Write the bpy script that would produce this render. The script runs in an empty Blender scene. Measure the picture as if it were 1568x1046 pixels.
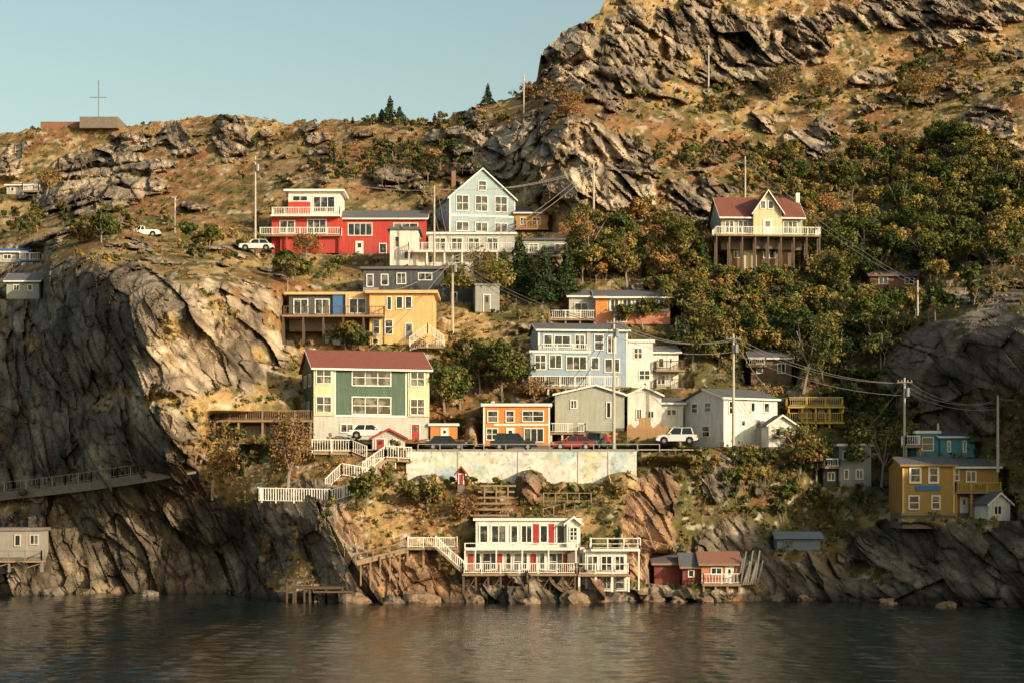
import bpy, math, random, numpy as np, bmesh
from mathutils import Vector, Matrix
rng=np.random.default_rng(7); random.seed(7)
F=2880.; CX=784.; HY=765.; CH=10.
def W(px,py,D): return Vector(((px-CX)/F*D, D, CH+(HY-py)/F*D))
scene=bpy.context.scene
# ------------------------------------------------ materials
MATS={}
def newmat(name):
    m=bpy.data.materials.new(name); m.use_nodes=True
    nt=m.node_tree; b=nt.nodes['Principled BSDF']; MATS[name]=m
    return m,nt,b
def L(nt,a,b): nt.links.new(a,b)
def mathn(nt,op,a,b=None):
    n=nt.nodes.new('ShaderNodeMath'); n.operation=op
    for i,v in enumerate((a,b)):
        if v is None: continue
        if isinstance(v,(int,float)): n.inputs[i].default_value=v
        else: L(nt,v,n.inputs[i])
    return n.outputs[0]
def noise(nt,vec,scale,detail=4,rough=.6):
    n=nt.nodes.new('ShaderNodeTexNoise'); n.inputs['Scale'].default_value=scale
    n.inputs['Detail'].default_value=detail; n.inputs['Roughness'].default_value=rough
    if vec is not None: L(nt,vec,n.inputs['Vector'])
    return n.outputs['Fac']
def voro(nt,vec,scale):
    n=nt.nodes.new('ShaderNodeTexVoronoi'); n.inputs['Scale'].default_value=scale; L(nt,vec,n.inputs['Vector'])
    s=nt.nodes.new('ShaderNodeSeparateColor'); L(nt,n.outputs['Color'],s.inputs[0]); return s.outputs[0]
def mixc(nt,fac,a,b,mode='MIX'):
    n=nt.nodes.new('ShaderNodeMix'); n.data_type='RGBA'; n.blend_type=mode
    if isinstance(fac,(int,float)): n.inputs[0].default_value=fac
    else: L(nt,fac,n.inputs[0])
    for i,v in ((6,a),(7,b)):
        if isinstance(v,tuple): n.inputs[i].default_value=(*v[:3],1)
        else: L(nt,v,n.inputs[i])
    return n.outputs[2]
def maprange(nt,v,a,b,c=0,d=1):
    n=nt.nodes.new('ShaderNodeMapRange'); L(nt,v,n.inputs[0])
    for i,x in enumerate((a,b,c,d)): n.inputs[i+1].default_value=x
    return n.outputs[0]
def bump(nt,h,b,strength,dist):
    n=nt.nodes.new('ShaderNodeBump'); n.inputs['Strength'].default_value=strength
    n.inputs['Distance'].default_value=dist; L(nt,h,n.inputs['Height']); L(nt,n.outputs[0],b.inputs['Normal'])
def paint(name,col,rough=.75,var=.22,siding=0,scale=1.2,spec=.25,metal=0,board=0):
    m,nt,b=newmat(name); tc=nt.nodes.new('ShaderNodeTexCoord'); o=tc.outputs['Object']
    n1=noise(nt,o,scale,3); n2=noise(nt,o,scale*9,2)
    v=mathn(nt,'ADD',mathn(nt,'MULTIPLY',n1,1.4*var),mathn(nt,'MULTIPLY',n2,.6*var))
    v=mathn(nt,'ADD',v,1-var)
    c=mixc(nt,1.,col,v,'MULTIPLY')
    if siding or board:
        s=nt.nodes.new('ShaderNodeSeparateXYZ'); L(nt,o,s.inputs[0])
        z=s.outputs['Z'] if siding else s.outputs['X']
        fr=mathn(nt,'FRACT',mathn(nt,'MULTIPLY',z,1./(siding or board)))
        ln=maprange(nt,fr,0,.16,.68,1.)
        c=mixc(nt,1.,c,ln,'MULTIPLY'); bump(nt,fr,b,.5,.03)
        if siding:
            mp=nt.nodes.new('ShaderNodeMapping'); mp.inputs['Scale'].default_value=(3,3,.35); L(nt,o,mp.inputs[0])
            c=mixc(nt,maprange(nt,noise(nt,mp.outputs[0],1.,3,.7),.46,.8,0,.55),c,(.22,.19,.15))
    else: bump(nt,n2,b,.3,.03)
    L(nt,c,b.inputs['Base Color']); b.inputs['Roughness'].default_value=rough
    b.inputs['Specular IOR Level'].default_value=spec; b.inputs['Metallic'].default_value=metal
    return m
for nm,c in dict(red=(.46,.05,.04),paleblue=(.33,.43,.48),white=(.74,.71,.64),yellow=(.70,.46,.20),green=(.075,.13,.095),
     cream=(.62,.55,.35),orange=(.66,.24,.06),blue2=(.28,.37,.47),greygreen=(.38,.40,.34),darkgrey=(.07,.08,.095),
     grey=(.28,.29,.28),teal=(.09,.25,.34),mustard=(.38,.22,.055),darkred=(.20,.045,.035),palegrey=(.48,.46,.42),
     brownw=(.20,.12,.07),salmon=(.50,.21,.12),weather=(.30,.27,.24)).items():
    paint('siding_'+nm,c,siding=.2,var=.28)
paint('white',(.76,.73,.66),var=.2); paint('whitew',(.52,.48,.42),var=.35,scale=3)
paint('concrete',(.32,.28,.24),var=.4,scale=.7); paint('roofgrey',(.12,.12,.13),var=.4,scale=4,siding=0)
paint('roofred',(.21,.075,.055),var=.45,scale=3); paint('wood',(.28,.19,.12),var=.4,scale=3); paint('wooddark',(.10,.07,.05),var=.4,scale=3)
paint('woodgrey',(.22,.2,.18),var=.4,scale=3,board=.16); paint('brick',(.26,.12,.08),var=.3,scale=5,siding=.1)
paint('door_red',(.34,.04,.035)); paint('yellowrail',(.45,.32,.06)); paint('bluepaint',(.06,.16,.34)); paint('polewood',(.26,.21,.17),var=.3,scale=4)
paint('polepale',(.46,.41,.35),var=.3,scale=4)
paint('metalgrey',(.35,.36,.37),rough=.4,metal=.6); paint('wire',(.22,.2,.18)); paint('tyre',(.015,.015,.015)); paint('asphalt',(.05,.05,.05),var=.2)
paint('skin',(.45,.26,.18)); paint('jacket',(.55,.04,.03)); paint('trousers',(.04,.05,.08)); paint('linepaint',(.6,.5,.1))
paint('woodfence',(.42,.25,.12),board=.15); paint('orangewood',(.46,.24,.09),board=.2)
paint('stone',(.18,.15,.12),var=.6,scale=2); paint('greypaintblue',(.14,.18,.22))
for nm,c in dict(car_black=(.02,.022,.025),car_red=(.24,.015,.015),car_white=(.7,.7,.67),car_grey=(.06,.065,.07)).items():
    paint(nm,c,rough=.25,var=.05,spec=.6)
def glassmat(name,bright):
    m,nt,b=newmat(name); tc=nt.nodes.new('ShaderNodeTexCoord')
    n=noise(nt,tc.outputs['Object'],.9,2)
    c=mixc(nt,maprange(nt,n,.5,.62),(.015,.02,.025),(bright,bright*.95,bright*.85))
    L(nt,c,b.inputs['Base Color']); b.inputs['Roughness'].default_value=.08; b.inputs['Specular IOR Level'].default_value=.6
glassmat('glass',.16); glassmat('carglass',.03)
m,nt,b=newmat('mural'); tc=nt.nodes.new('ShaderNodeTexCoord'); o=tc.outputs['Object']
c=mixc(nt,maprange(nt,noise(nt,o,.5,4),.35,.7),(.72,.70,.63),(.52,.52,.49))
for sc,lo,hi,colr,off in ((.35,.55,.58,(.25,.46,.56),0),(.8,.58,.61,(.25,.38,.22),5),(.6,.58,.62,(.62,.52,.25),11),(1.,.60,.63,(.42,.2,.14),17),(1.6,.62,.66,(.12,.14,.18),23)):
    mp=nt.nodes.new('ShaderNodeMapping'); mp.inputs['Location'].default_value=(off,off,off); L(nt,o,mp.inputs[0])
    c=mixc(nt,maprange(nt,noise(nt,mp.outputs[0],sc,3,.6),lo,hi,0,.5),c,colr)
L(nt,mixc(nt,maprange(nt,noise(nt,o,2,4),.5,.75,0,.6),c,(.3,.27,.22)),b.inputs['Base Color']); b.inputs['Roughness'].default_value=.85
def attrmat(name,terrain):
    m,nt,b=newmat(name); at=nt.nodes.new('ShaderNodeAttribute'); at.attribute_name='Col'
    tc=nt.nodes.new('ShaderNodeTexCoord'); o=tc.outputs['Object']
    if terrain:
        n1=noise(nt,o,1.3,5,.75)
        mp=nt.nodes.new('ShaderNodeMapping'); mp.inputs['Rotation'].default_value=(0,-.42,0); mp.inputs['Scale'].default_value=(1.,.3,.35); L(nt,o,mp.inputs[0])
        va=nt.nodes.new('ShaderNodeVectorMath'); va.operation='ADD'; nn=nt.nodes.new('ShaderNodeTexNoise'); nn.inputs['Scale'].default_value=1.5; nn.inputs['Detail'].default_value=1; L(nt,o,nn.inputs[0])
        L(nt,mp.outputs[0],va.inputs[0]); L(nt,nn.outputs['Color'],va.inputs[1])
        c2=voro(nt,va.outputs[0],1.7)
        n2=noise(nt,o,5.5,2,.7)
        v=mathn(nt,'MULTIPLY',maprange(nt,n1,.25,.75,.66,1.34),maprange(nt,n2,.25,.75,.76,1.24))
        v=mathn(nt,'MULTIPLY',v,maprange(nt,c2,0,1,.85,1.15))
        c=mixc(nt,1.,at.outputs['Color'],v,'MULTIPLY'); 
        hgt=mathn(nt,'ADD',n1,mathn(nt,'MULTIPLY',c2,.4))
        bump(nt,hgt,b,.85,.36)
        b.inputs['Roughness'].default_value=.95; b.inputs['Specular IOR Level'].default_value=.08
        L(nt,c,b.inputs['Base Color'])
    else:
        df=nt.nodes.new('ShaderNodeBsdfDiffuse'); L(nt,at.outputs['Color'],df.inputs[0]); L(nt,df.outputs[0],nt.nodes['Material Output'].inputs[0])
attrmat('terrain',True); attrmat('foliage',False)
m,nt,b=newmat('water'); tc=nt.nodes.new('ShaderNodeTexCoord'); o=tc.outputs['Object']
b.inputs['Base Color'].default_value=(.004,.013,.015,1); b.inputs['Roughness'].default_value=.05; b.inputs['IOR'].default_value=1.33
mp=nt.nodes.new('ShaderNodeMapping'); mp.inputs['Scale'].default_value=(.55,1,1); L(nt,o,mp.inputs[0])
bump(nt,noise(nt,mp.outputs[0],1.5,4,.65),b,.6,.11)
# ------------------------------------------------ mesh helpers
def obj(name,me,parent=None,loc=None,rotz=0):
    ob=bpy.data.objects.new(name,me); scene.collection.objects.link(ob)
    if parent: ob.parent=parent
    if loc is not None: ob.location=loc
    ob.rotation_euler=(0,0,rotz)
    return ob
def npmesh(name,V,Q,mats,midx=None,col=None,smooth=False):
    V=np.asarray(V,np.float32); Q=np.asarray(Q,np.int32)
    me=bpy.data.meshes.new(name); me.vertices.add(len(V)); me.vertices.foreach_set('co',V.ravel())
    nf=len(Q); me.loops.add(nf*4); me.loops.foreach_set('vertex_index',Q.ravel())
    me.polygons.add(nf); me.polygons.foreach_set('loop_start',np.arange(nf,dtype=np.int32)*4)
    for x in mats: me.materials.append(MATS[x])
    if midx is not None: me.polygons.foreach_set('material_index',np.asarray(midx,np.int32))
    if col is not None:
        a=me.color_attributes.new('Col','FLOAT_COLOR','POINT')
        c=np.ones((len(V),4),np.float32); c[:,:3]=col; a.data.foreach_set('color',c.ravel())
    me.polygons.foreach_set('use_smooth',np.full(nf,smooth))
    me.update(calc_edges=True); return me
PADS=[];PROT=[]
BOXF=[(0,1,2,3),(7,6,5,4),(0,4,5,1),(1,5,6,2),(2,6,7,3),(3,7,4,0)]
class H:
    def __init__(s,name,ax,ay,D,rot=0,pad=None,back=3):
        s.name=name;s.ax=ax;s.ay=ay;s.D=D;s.k=D/F;s.rot=rot;s.parts={};s.kx=s.k/math.cos(rot)
        if pad: PADS.append((pad[0],pad[1],pad[2],pad[3] if len(pad)>3 else ay,D,D+back)); PROT.append((pad[0],pad[1],ay,D))
    def X(s,px): return (px-s.ax)*s.kx
    def Z(s,py): return (s.ay-py)*s.k
    def poly(s,part,mat,vs,fs):
        p=s.parts.setdefault((part,mat),[[],[]]); b=len(p[0]); p[0].extend(vs); p[1].extend([tuple(b+i for i in f) for f in fs])
    def bm(s,part,mat,x0,x1,y0,y1,z0,z1):
        s.poly(part,mat,[(x0,y0,z0),(x1,y0,z0),(x1,y1,z0),(x0,y1,z0),(x0,y0,z1),(x1,y0,z1),(x1,y1,z1),(x0,y1,z1)],BOXF)
    def box(s,part,mat,px0,px1,pt,pb,y0,y1): s.bm(part,mat,s.X(px0),s.X(px1),y0,y1,s.Z(pb),s.Z(pt))
    def ext(s,part,mat,pts,y0,y1):
        n=len(pts); vs=[(x,y0,z) for x,z in pts]+[(x,y1,z) for x,z in pts]
        s.poly(part,mat,vs,[tuple(range(n)),tuple(range(2*n-1,n-1,-1))]+[(i,(i+1)%n,n+(i+1)%n,n+i) for i in range(n)])
    def extx(s,part,mat,pts,x0,x1):
        n=len(pts); vs=[(x0,y,z) for y,z in pts]+[(x1,y,z) for y,z in pts]
        s.poly(part,mat,vs,[tuple(range(n)),tuple(range(2*n-1,n-1,-1))]+[(i,(i+1)%n,n+(i+1)%n,n+i) for i in range(n)])
    def beam(s,part,mat,p0,p1,w,w2=None,n=4):
        p0=Vector(p0);p1=Vector(p1);d=(p1-p0)
        if d.length<1e-4: return
        d.normalize(); up=Vector((0,0,1)) if abs(d.z)<.9 else Vector((0,1,0))
        a=d.cross(up).normalized(); b=a.cross(d); w2=w if w2 is None else w2; r2=.7071 if n==4 else .5
        ang=[2*math.pi*(i+.5)/n for i in range(n)]
        vs=[tuple(p0+(a*math.cos(t)+b*math.sin(t))*w*r2) for t in ang]+[tuple(p1+(a*math.cos(t)+b*math.sin(t))*w2*r2) for t in ang]
        s.poly(part,mat,vs,[tuple(range(n)),tuple(range(2*n-1,n-1,-1))]+[(i,(i+1)%n,n+(i+1)%n,n+i) for i in range(n)])
    def bface(s,face,at,part,mat,u0,u1,z0,z1,n0,n1):
        if face=='F': s.bm(part,mat,u0,u1,at-n1,at-n0,z0,z1)
        elif face=='L': s.bm(part,mat,at-n1,at-n0,u0,u1,z0,z1)
        else: s.bm(part,mat,at+n0,at+n1,u0,u1,z0,z1)
    def win(s,x0,x1,pt,pb,nx=1,ny=1,y=0,fr='white',face='F',at=0,t=.11,glass='glass'):
        if face=='F': u0,u1,at=s.X(x0),s.X(x1),y
        else: u0,u1=x0,x1
        z0,z1=s.Z(pb),s.Z(pt); B=lambda *a:s.bface(face,at,*a)
        B('window_frame',fr,u0,u1,z1-t,z1,-.05,.08); B('window_frame',fr,u0,u1,z0,z0+t,-.05,.11)
        B('window_frame',fr,u0,u0+t,z0+t,z1-t,-.05,.08); B('window_frame',fr,u1-t,u1,z0+t,z1-t,-.05,.08)
        B('window_glass',glass,u0+t,u1-t,z0+t,z1-t,-.04,.02)
        for i in range(1,nx):
            u=u0+t+(u1-u0-2*t)*i/nx; B('window_frame',fr,u-.04,u+.04,z0+t,z1-t,.018,.065)
        for i in range(1,ny):
            z=z0+t+(z1-z0-2*t)*i/ny; B('window_frame',fr,u0+t,u1-t,z-.035,z+.035,.016,.055)
    def door(s,x0,x1,pt,pb,mat='door_red',y=0):
        u0,u1,z0,z1=s.X(x0),s.X(x1),s.Z(pb),s.Z(pt)
        s.bm('door_frame','white',u0-.1,u0,y-.07,y+.04,z0,z1+.1); s.bm('door_frame','white',u1,u1+.1,y-.07,y+.04,z0,z1+.1)
        s.bm('door_frame','white',u0,u1,y-.07,y+.04,z1,z1+.1); s.bm('door',mat,u0,u1,y-.04,y+.03,z0,z1)
        s.bm('door_glass','glass',u0+.2,u1-.2,y-.06,y-.038,z0+(z1-z0)*.55,z1-.2)
    def rail(s,p0,p1,h=1.,mat='white',sp=.24,post=1.8,part='railing',bal=.045):
        p0=Vector(p0);p1=Vector(p1);Ln=(p1-p0).length; up=Vector((0,0,h))
        s.beam(part,mat,p0+up,p1+up,.08); s.beam(part,mat,p0+up*.12,p1+up*.12,.06)
        n=max(1,round(Ln/post))
        for i in range(n+1):
            p=p0.lerp(p1,i/n); s.beam(part+'_posts',mat,p-Vector((0,0,.1)),p+up*1.06,.11)
        if sp:
            n=max(2,round(Ln/sp))
            for i in range(1,n):
                p=p0.lerp(p1,i/n); s.beam(part+'_balusters',mat,p+up*.14,p+up*.97,bal)
    def prail(s,x0,y0,p0,x1,y1,p1,**k):
        s.rail((s.X(x0),y0,s.Z(p0)),(s.X(x1),y1,s.Z(p1)),**k)
    def deck(s,x0,x1,pf,y0,y1,pl=None,mat='white',legs=4,leg='wood',h=1.,sides='LR',floor='wood',sp=.24,brace=False):
        a,b,z=s.X(x0),s.X(x1),s.Z(pf)
        s.bm('deck_floor',floor,a,b,y0,y1,z-.22,z)
        e=.08
        s.rail((a+e,y0+e,z),(b-e,y0+e,z),h=h,mat=mat,sp=sp)
        if 'L' in sides: s.rail((a+e,y0+e,z),(a+e,y1,z),h=h,mat=mat,sp=sp)
        if 'R' in sides: s.rail((b-e,y0+e,z),(b-e,y1,z),h=h,mat=mat,sp=sp)
        if pl is not None:
            zl=s.Z(pl)
            for i in range(legs):
                x=a+.15+(b-a-.3)*i/max(1,legs-1); s.beam('deck_posts',leg,(x,y0+.25,zl),(x,y0+.25,z-.22),.2)
                s.beam('deck_posts',leg,(x,(y0+y1)/2,zl),(x,(y0+y1)/2,z-.22),.2)
                if brace and i<legs-1:
                    x2=a+.15+(b-a-.3)*(i+1)/(legs-1)
                    s.beam('deck_braces',leg,(x,y0+.25,zl+.4),(x2,y0+.25,z-.3),.1)
    def found(s,x0,x1,pb,d,y=0,drop=1.6):
        s.bm('foundation','stone',s.X(x0)+.04,s.X(x1)-.04,y+.05,y+d-.05,s.Z(pb)-drop,s.Z(pb))
    def gx(s,x0,x1,pb,pe,pr,d,wm,rm,over=.4,y=0,fascia='white'):
        zb,ze,zr=s.Z(pb),s.Z(pe),s.Z(pr); a,b=s.X(x0),s.X(x1)
        s.extx('walls',wm,[(y,zb),(y+d,zb),(y+d,ze),(y+d/2,zr),(y,ze)],a,b)
        sl=(zr-ze)/(d/2); t=.16
        s.extx('roof',rm,[(y-over,ze-over*sl+.01),(y+d/2,zr+.01),(y+d/2,zr+t),(y-over,ze-over*sl+t)],a-.3,b+.3)
        s.extx('roof',rm,[(y+d+over,ze-over*sl+.01),(y+d/2,zr+.01),(y+d/2,zr+t),(y+d+over,ze-over*sl+t)],a-.3,b+.3)
        s.bm('fascia',fascia,a-.3,b+.3,y-over-.05,y-over,ze-over*sl-.06,ze-over*sl+t-.02)
        for xx in (a-.35,b+.3):
            s.extx('fascia',fascia,[(y-over,ze-over*sl-.04),(y+d/2,zr-.04),(y+d/2,zr+t-.02),(y-over,ze-over*sl+t-.02)],xx,xx+.05)
        s.found(x0,x1,pb,d,y)
    def gy(s,x0,x1,pb,pe,pa,d,wm,rm,ax=None,over=.3,y=0,fascia='white'):
        zb,ze,za=s.Z(pb),s.Z(pe),s.Z(pa); a,b=s.X(x0),s.X(x1); c=(a+b)/2 if ax is None else s.X(ax)
        s.ext('walls',wm,[(a,zb),(b,zb),(b,ze),(c,za),(a,ze)],y,y+d); t=.16
        for e in (a,b):
            sg=-1 if e==a else 1; sl=(za-ze)/abs(c-e); o=.3; ex=e+sg*o; ez=ze-sl*o
            s.ext('roof',rm,[(ex,ez+.01),(c,za+.01),(c,za+t),(ex,ez+t)],y-over,y+d+over)
            s.ext('fascia',fascia,[(ex,ez-.08),(c,za-.08),(c,za+t-.03),(ex,ez+t-.03)],y-over-.06,y-over)
        s.found(x0,x1,pb,d,y)
    def flat(s,x0,x1,pb,pt,d,wm,rm='white',over=.35,y=0,t=.28,tilt=0,roof=True,f=True):
        s.box('walls',wm,x0,x1,pt,pb,y,y+d)
        if roof:
            a,b,z=s.X(x0)-over,s.X(x1)+over,s.Z(pt)
            s.bm('roof_fascia',rm,a,b,y-over,y+d+over,z+.003,z+t)
            s.bm('roof','roofgrey',a+.03,b-.03,y-over+.03,y+d+over-.03,z+t,z+t+.06)
        if f: s.found(x0,x1,pb,d,y)
    def corner(s,x0,x1,pt,pb,y=0,mat='white'):
        for x in (s.X(x0),s.X(x1)-.16): s.bm('corner_boards',mat,x-.01,x+.17,y-.03,y+.05,s.Z(pb),s.Z(pt))
    def done(s,loc=None):
        e=bpy.data.objects.new(s.name,None); scene.collection.objects.link(e); e.empty_display_size=.5
        e.location=W(s.ax,s.ay,s.D) if loc is None else loc; e.rotation_euler=(0,0,s.rot)
        for (part,mat),(vs,fs) in s.parts.items():
            me=bpy.data.meshes.new(part); me.from_pydata([tuple(v) for v in vs],[],fs); me.materials.append(MATS[mat])
            b=bmesh.new(); b.from_mesh(me); bmesh.ops.recalc_face_normals(b,faces=b.faces); b.to_mesh(me); b.free()
            obj(part,me,e)
        return e
# ------------------------------------------------ houses
h=H('red_house',400,388,262,pad=(400,655,295))
h.flat(416,524,388,333,8,'siding_red','white',f=True,roof=False)
h.flat(440,520,330,292,6.5,'siding_white','white',y=1.2,f=False,over=.6); h.box('red_side_panel','siding_red',440,474,308,330,1.1,1.197)
h.deck(398,524,362,-1.4,0,388,legs=4,leg='siding_red'); h.deck(416,522,331,-1.2,1.2,legs=0,floor='white')
h.win(428,452,338,358,2,1); h.win(470,500,336,358,3,1); h.win(446,470,298,307,2,y=1.2); h.win(478,512,299,324,3,y=1.2)
h.gx(524,652,390,334,317,8,'siding_red','roofgrey',y=.5); h.win(532,570,341,361,4,1,y=.5); h.win(580,592,372,388,y=.5); h.win(602,640,341,356,3,1,y=.5)
h.door(545,555,370,390,'white',y=.5); h.win(478,496,368,384,2); h.box('lower_wall','siding_red',430,520,364,389,-.7,-.02); h.done()

h=H('pale_blue_gable_house',688,356,262,.24,pad=(668,790,260))
h.gy(688,789,356,302,257,9,'siding_paleblue','roofgrey'); h.corner(688,789,302,356)
h.win(732,745,275,291,1,2)
for a in (698,727,757): h.win(a,a+20,298,323,2,2)
for a in (698,727,757): h.win(a,a+20,339,354,2,1)
h.win(2,3.5,300,320,1,2,face='L',at=0); h.win(5,6.5,300,320,1,2,face='L',at=0)
h.box('trim_band','white',688,789,328,331,-.06,.02)
h.beam('chimney','brick',(1.2,3,5.5),(1.2,3,9.0),.6); h.done()

h=H('orange_hillside_house',789,356,264,pad=(789,842,335),back=.5)
h.gx(789,840,356,326,314,6,'orangewood','roofgrey'); h.win(796,806,333,345,2); h.win(815,828,333,345,2)
h.deck(789,840,352,-1.5,0,mat='orangewood',legs=0); h.done()

h=H('white_deck_house',597,407,250,pad=(597,790,350))
h.flat(597,640,407,352,7,'siding_white','roofgrey'); h.flat(640,788,407,386,6,'siding_white','white',y=.4,roof=False)
h.flat(655,788,385,356,5,'siding_palegrey','white',y=2.2,f=False,over=.3); h.deck(626,790,386,-1.6,2.2,407,legs=7,leg='white',floor='white')
h.win(604,612,362,380); h.win(618,632,385,398,2); 
for a in (664,690,716,745): h.win(a,a+18,361,382,2,y=2.2)
for a in (655,690,725,755): h.win(a,a+14,391,403,2,y=.4)
h.deck(788,892,388,.5,4,410,legs=5,floor='wood',leg='wood'); h.box('shed_wall','siding_greygreen',800,885,362,388,4.02,7)
h.box('shed_roof','roofgrey',797,888,359,362,3.7,7.3); h.win(810,825,367,382,2,y=4.02); h.win(850,870,367,382,2,y=4.02); h.done()

h=H('dark_grey_house',555,462,238,pad=(555,735,405))
h.flat(556,678,462,413,8,'siding_darkgrey','roofgrey'); h.flat(678,735,474,436,6,'siding_darkgrey','white',y=1)
h.win(561,572,420,440); h.win(583,595,420,438); h.win(607,622,418,436,2); h.win(640,662,418,430,2); h.win(690,700,446,462,y=1); h.box('light_wall','siding_grey',556,580,441,462,-.08,-.003)
h.done()
h=H('grey_shed',728,478,234,.1,pad=(728,766,436)); h.flat(728,765,478,437,4,'siding_grey','siding_grey',over=.15,t=.15); h.door(741,750,452,478,'woodgrey'); h.done()

h=H('yellow_house',565,528,222,pad=(440,668,445))
h.flat(566,664,528,450,8,'siding_yellow','siding_yellow',over=.5,t=.35)
h.flat(440,566,485,450,7,'siding_darkgrey','siding_yellow',y=1.5,over=.5,t=.3)
h.box('blue_panel','bluepaint',508,527,450,484,1.2,1.5); h.box('yellow_panel','siding_yellow',528,566,450,484,.9,1.5)
h.win(533,560,456,480,2,y=.9); h.win(447,470,456,480,2,y=1.5); h.win(480,503,456,480,2,y=1.5)
h.deck(433,590,484,-1.2,1.5,528,mat='wooddark',legs=6,leg='wooddark',sp=.5)
h.flat(490,566,528,487,5,'siding_darkgrey',y=2.4,roof=False,f=False)
h.win(592,600,454,476); h.win(606,617,454,474); h.win(620,631,454,474)
h.win(571,582,489,513,1,2); h.win(589,602,489,513,1,2); h.win(570,580,518,527); h.door(621,631,496,520,'woodgrey'); h.corner(566,664,450,528,mat='siding_yellow')
h.done()
h=H('white_staircase',640,535,221)
h.bm('landing','wood',0,3,-.6,.6,.1,.25); h.prail(628,-.6,530,655,-.6,510); h.prail(655,-.6,510,680,-.6,528); h.prail(628,.4,535,680,.4,535)
for i in range(8): h.bm('steps','wood',-.9+i*.25,-.6+i*.25,-.5,.3,.2+i*.18,.26+i*.18)
h.done()

h=H('green_house',480,672,204,.26,pad=(462,655,535),back=4)
h.gx(480,655,636,562,533,8.5,'siding_green','roofred',over=.5)
h.box('ground_floor','siding_palegrey',480,655,636,673,0,8.5); h.found(480,655,673,8.5)
h.box('bay_left','siding_cream',480,510,562,636,-.15,.0-.003); h.box('bay_right','siding_cream',622,655,562,636,-.15,-.003)
for p,q in ((563,588),(606,632)):
    h.win(483,507,p,q,2,2,y=-.15); h.win(537,597,p,q+2,3,2); h.win(625,648,p+2,q+2,2,2,y=-.15)
h.win(1.5,3,570,590,face='L',at=0); h.win(5,6.5,570,590,face='L',at=0); h.win(3,4.5,612,632,face='L',at=0)
h.box('band','white',511,621,634.5,637.5,-.08,-.003); h.door(628,640,648,673); h.win(520,540,648,662,2); h.corner(511,621,562,634)
h.done()
h=H('brown_deck',327,645,203.5,pad=(327,470,640,670))
h.deck(327,478,643,-.5,4,676,mat='wood',legs=5,leg='wood',sp=.2); h.box('lower_wall','woodgrey',345,470,650,672,2.5,3.9); h.done()

h=H('orange_house',738,682,206,pad=(738,843,620),back=4)
h.flat(740,842,682,622,8,'siding_orange','white',over=.25,t=.3); h.corner(740,842,622,682)
h.win(746,763,628,647,1,2);h.win(774,788,628,647,1,2);h.win(799,833,628,646,2,2);h.win(744,763,655,674,2,2);h.win(802,833,655,677,3,1)
h.box('band','white',756,842,648.5,651.5,-.06,-.003); h.door(776,787,656,682,'white'); h.box('roof_vent','white',752,757,613,617,2,2.4); h.done()
h=H('white_deck',840,684,206.5); h.deck(842,897,662,-.3,4,686,legs=4,leg='whitew'); h.box('shed','siding_greygreen',862,893,664,684,1.5,4); h.done()
h=H('orange_shed',658,672,207,pad=(658,706,648)); h.flat(659,700,672,652,3.5,'siding_orange','white',over=.2); h.door(676,686,656,672,'white'); h.done()

h=H('blue_balcony_house',810,592,217,.1,pad=(808,965,498),back=4)
h.gx(824,962,592,505,492,8,'siding_blue2','roofgrey'); h.flat(810,900,577,542,4,'siding_blue2','white',y=-1.6,over=.15,f=False)
h.win(832,846,512,532,y=0);h.win(848,874,513,532,2);h.win(880,896,512,534,2);h.win(910,925,511,536,1,2);h.win(930,944,513,540,2)
h.win(816,834,544,568,2,2,y=-1.6);h.win(838,858,544,566,2,y=-1.6);h.win(864,896,546,568,3,y=-1.6); h.win(905,918,546,566,y=0); h.win(926,950,548,570,2)
h.box('bay','siding_palegrey',899,904,505,590,-.1,-.003); h.deck(806,945,594,-3,-1.6,606,legs=6,h=1.2,leg='whitew'); h.deck(826,900,540,-1.5,0,legs=0,h=.9,floor='white'); h.corner(824,962,506,592)
h.done()
h=H('white_balcony_house',960,594,219,.1,pad=(960,1050,524))
h.flat(962,1000,594,524,7,'siding_white','white',over=.2); h.gx(1000,1042,594,538,527,6,'siding_white','roofgrey',y=1)
h.deck(1003,1048,566,-.6,1,None,mat='wooddark',legs=0); h.deck(1003,1048,594,-.6,1,604,mat='wooddark',legs=3)
h.win(970,984,532,550,2,2);h.win(978,996,566,582,2,2);h.win(1010,1020,546,562,y=1);h.door(1026,1034,545,565,'white',y=1);h.win(1008,1022,572,588,2,y=1);h.door(1028,1036,572,594,'white',y=1); h.done()

h=H('grey_gable_house',850,660,209,pad=(850,1048,592),back=4)
h.gy(850,956,660,604,590,8,'siding_greygreen','roofgrey',ax=912); h.gy(962,1014,655,604,592,7,'siding_white','roofgrey',y=1); h.gx(1014,1048,655,616,608,5,'siding_white','roofgrey',y=1.5)
h.win(873,884,612,626,2);h.win(928,936,615,640);h.win(975,984,625,642,2,y=1);h.win(992,1003,628,640,2,y=1);h.win(1022,1038,625,636,2,y=1.5);h.done()
h=H('wooden_fence',960,678,207)
for i in range(28): h.bm('boards','woodfence',i*.165,i*.165+.15,0,.05,0,1.9+(.9 if 7<i<16 else .2*math.sin(i)))
h.beam('rails','woodfence',(0,.1,.4),(4.6,.1,.4),.1); h.beam('rails','woodfence',(0,.1,1.5),(4.6,.1,1.5),.1); h.done()

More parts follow.
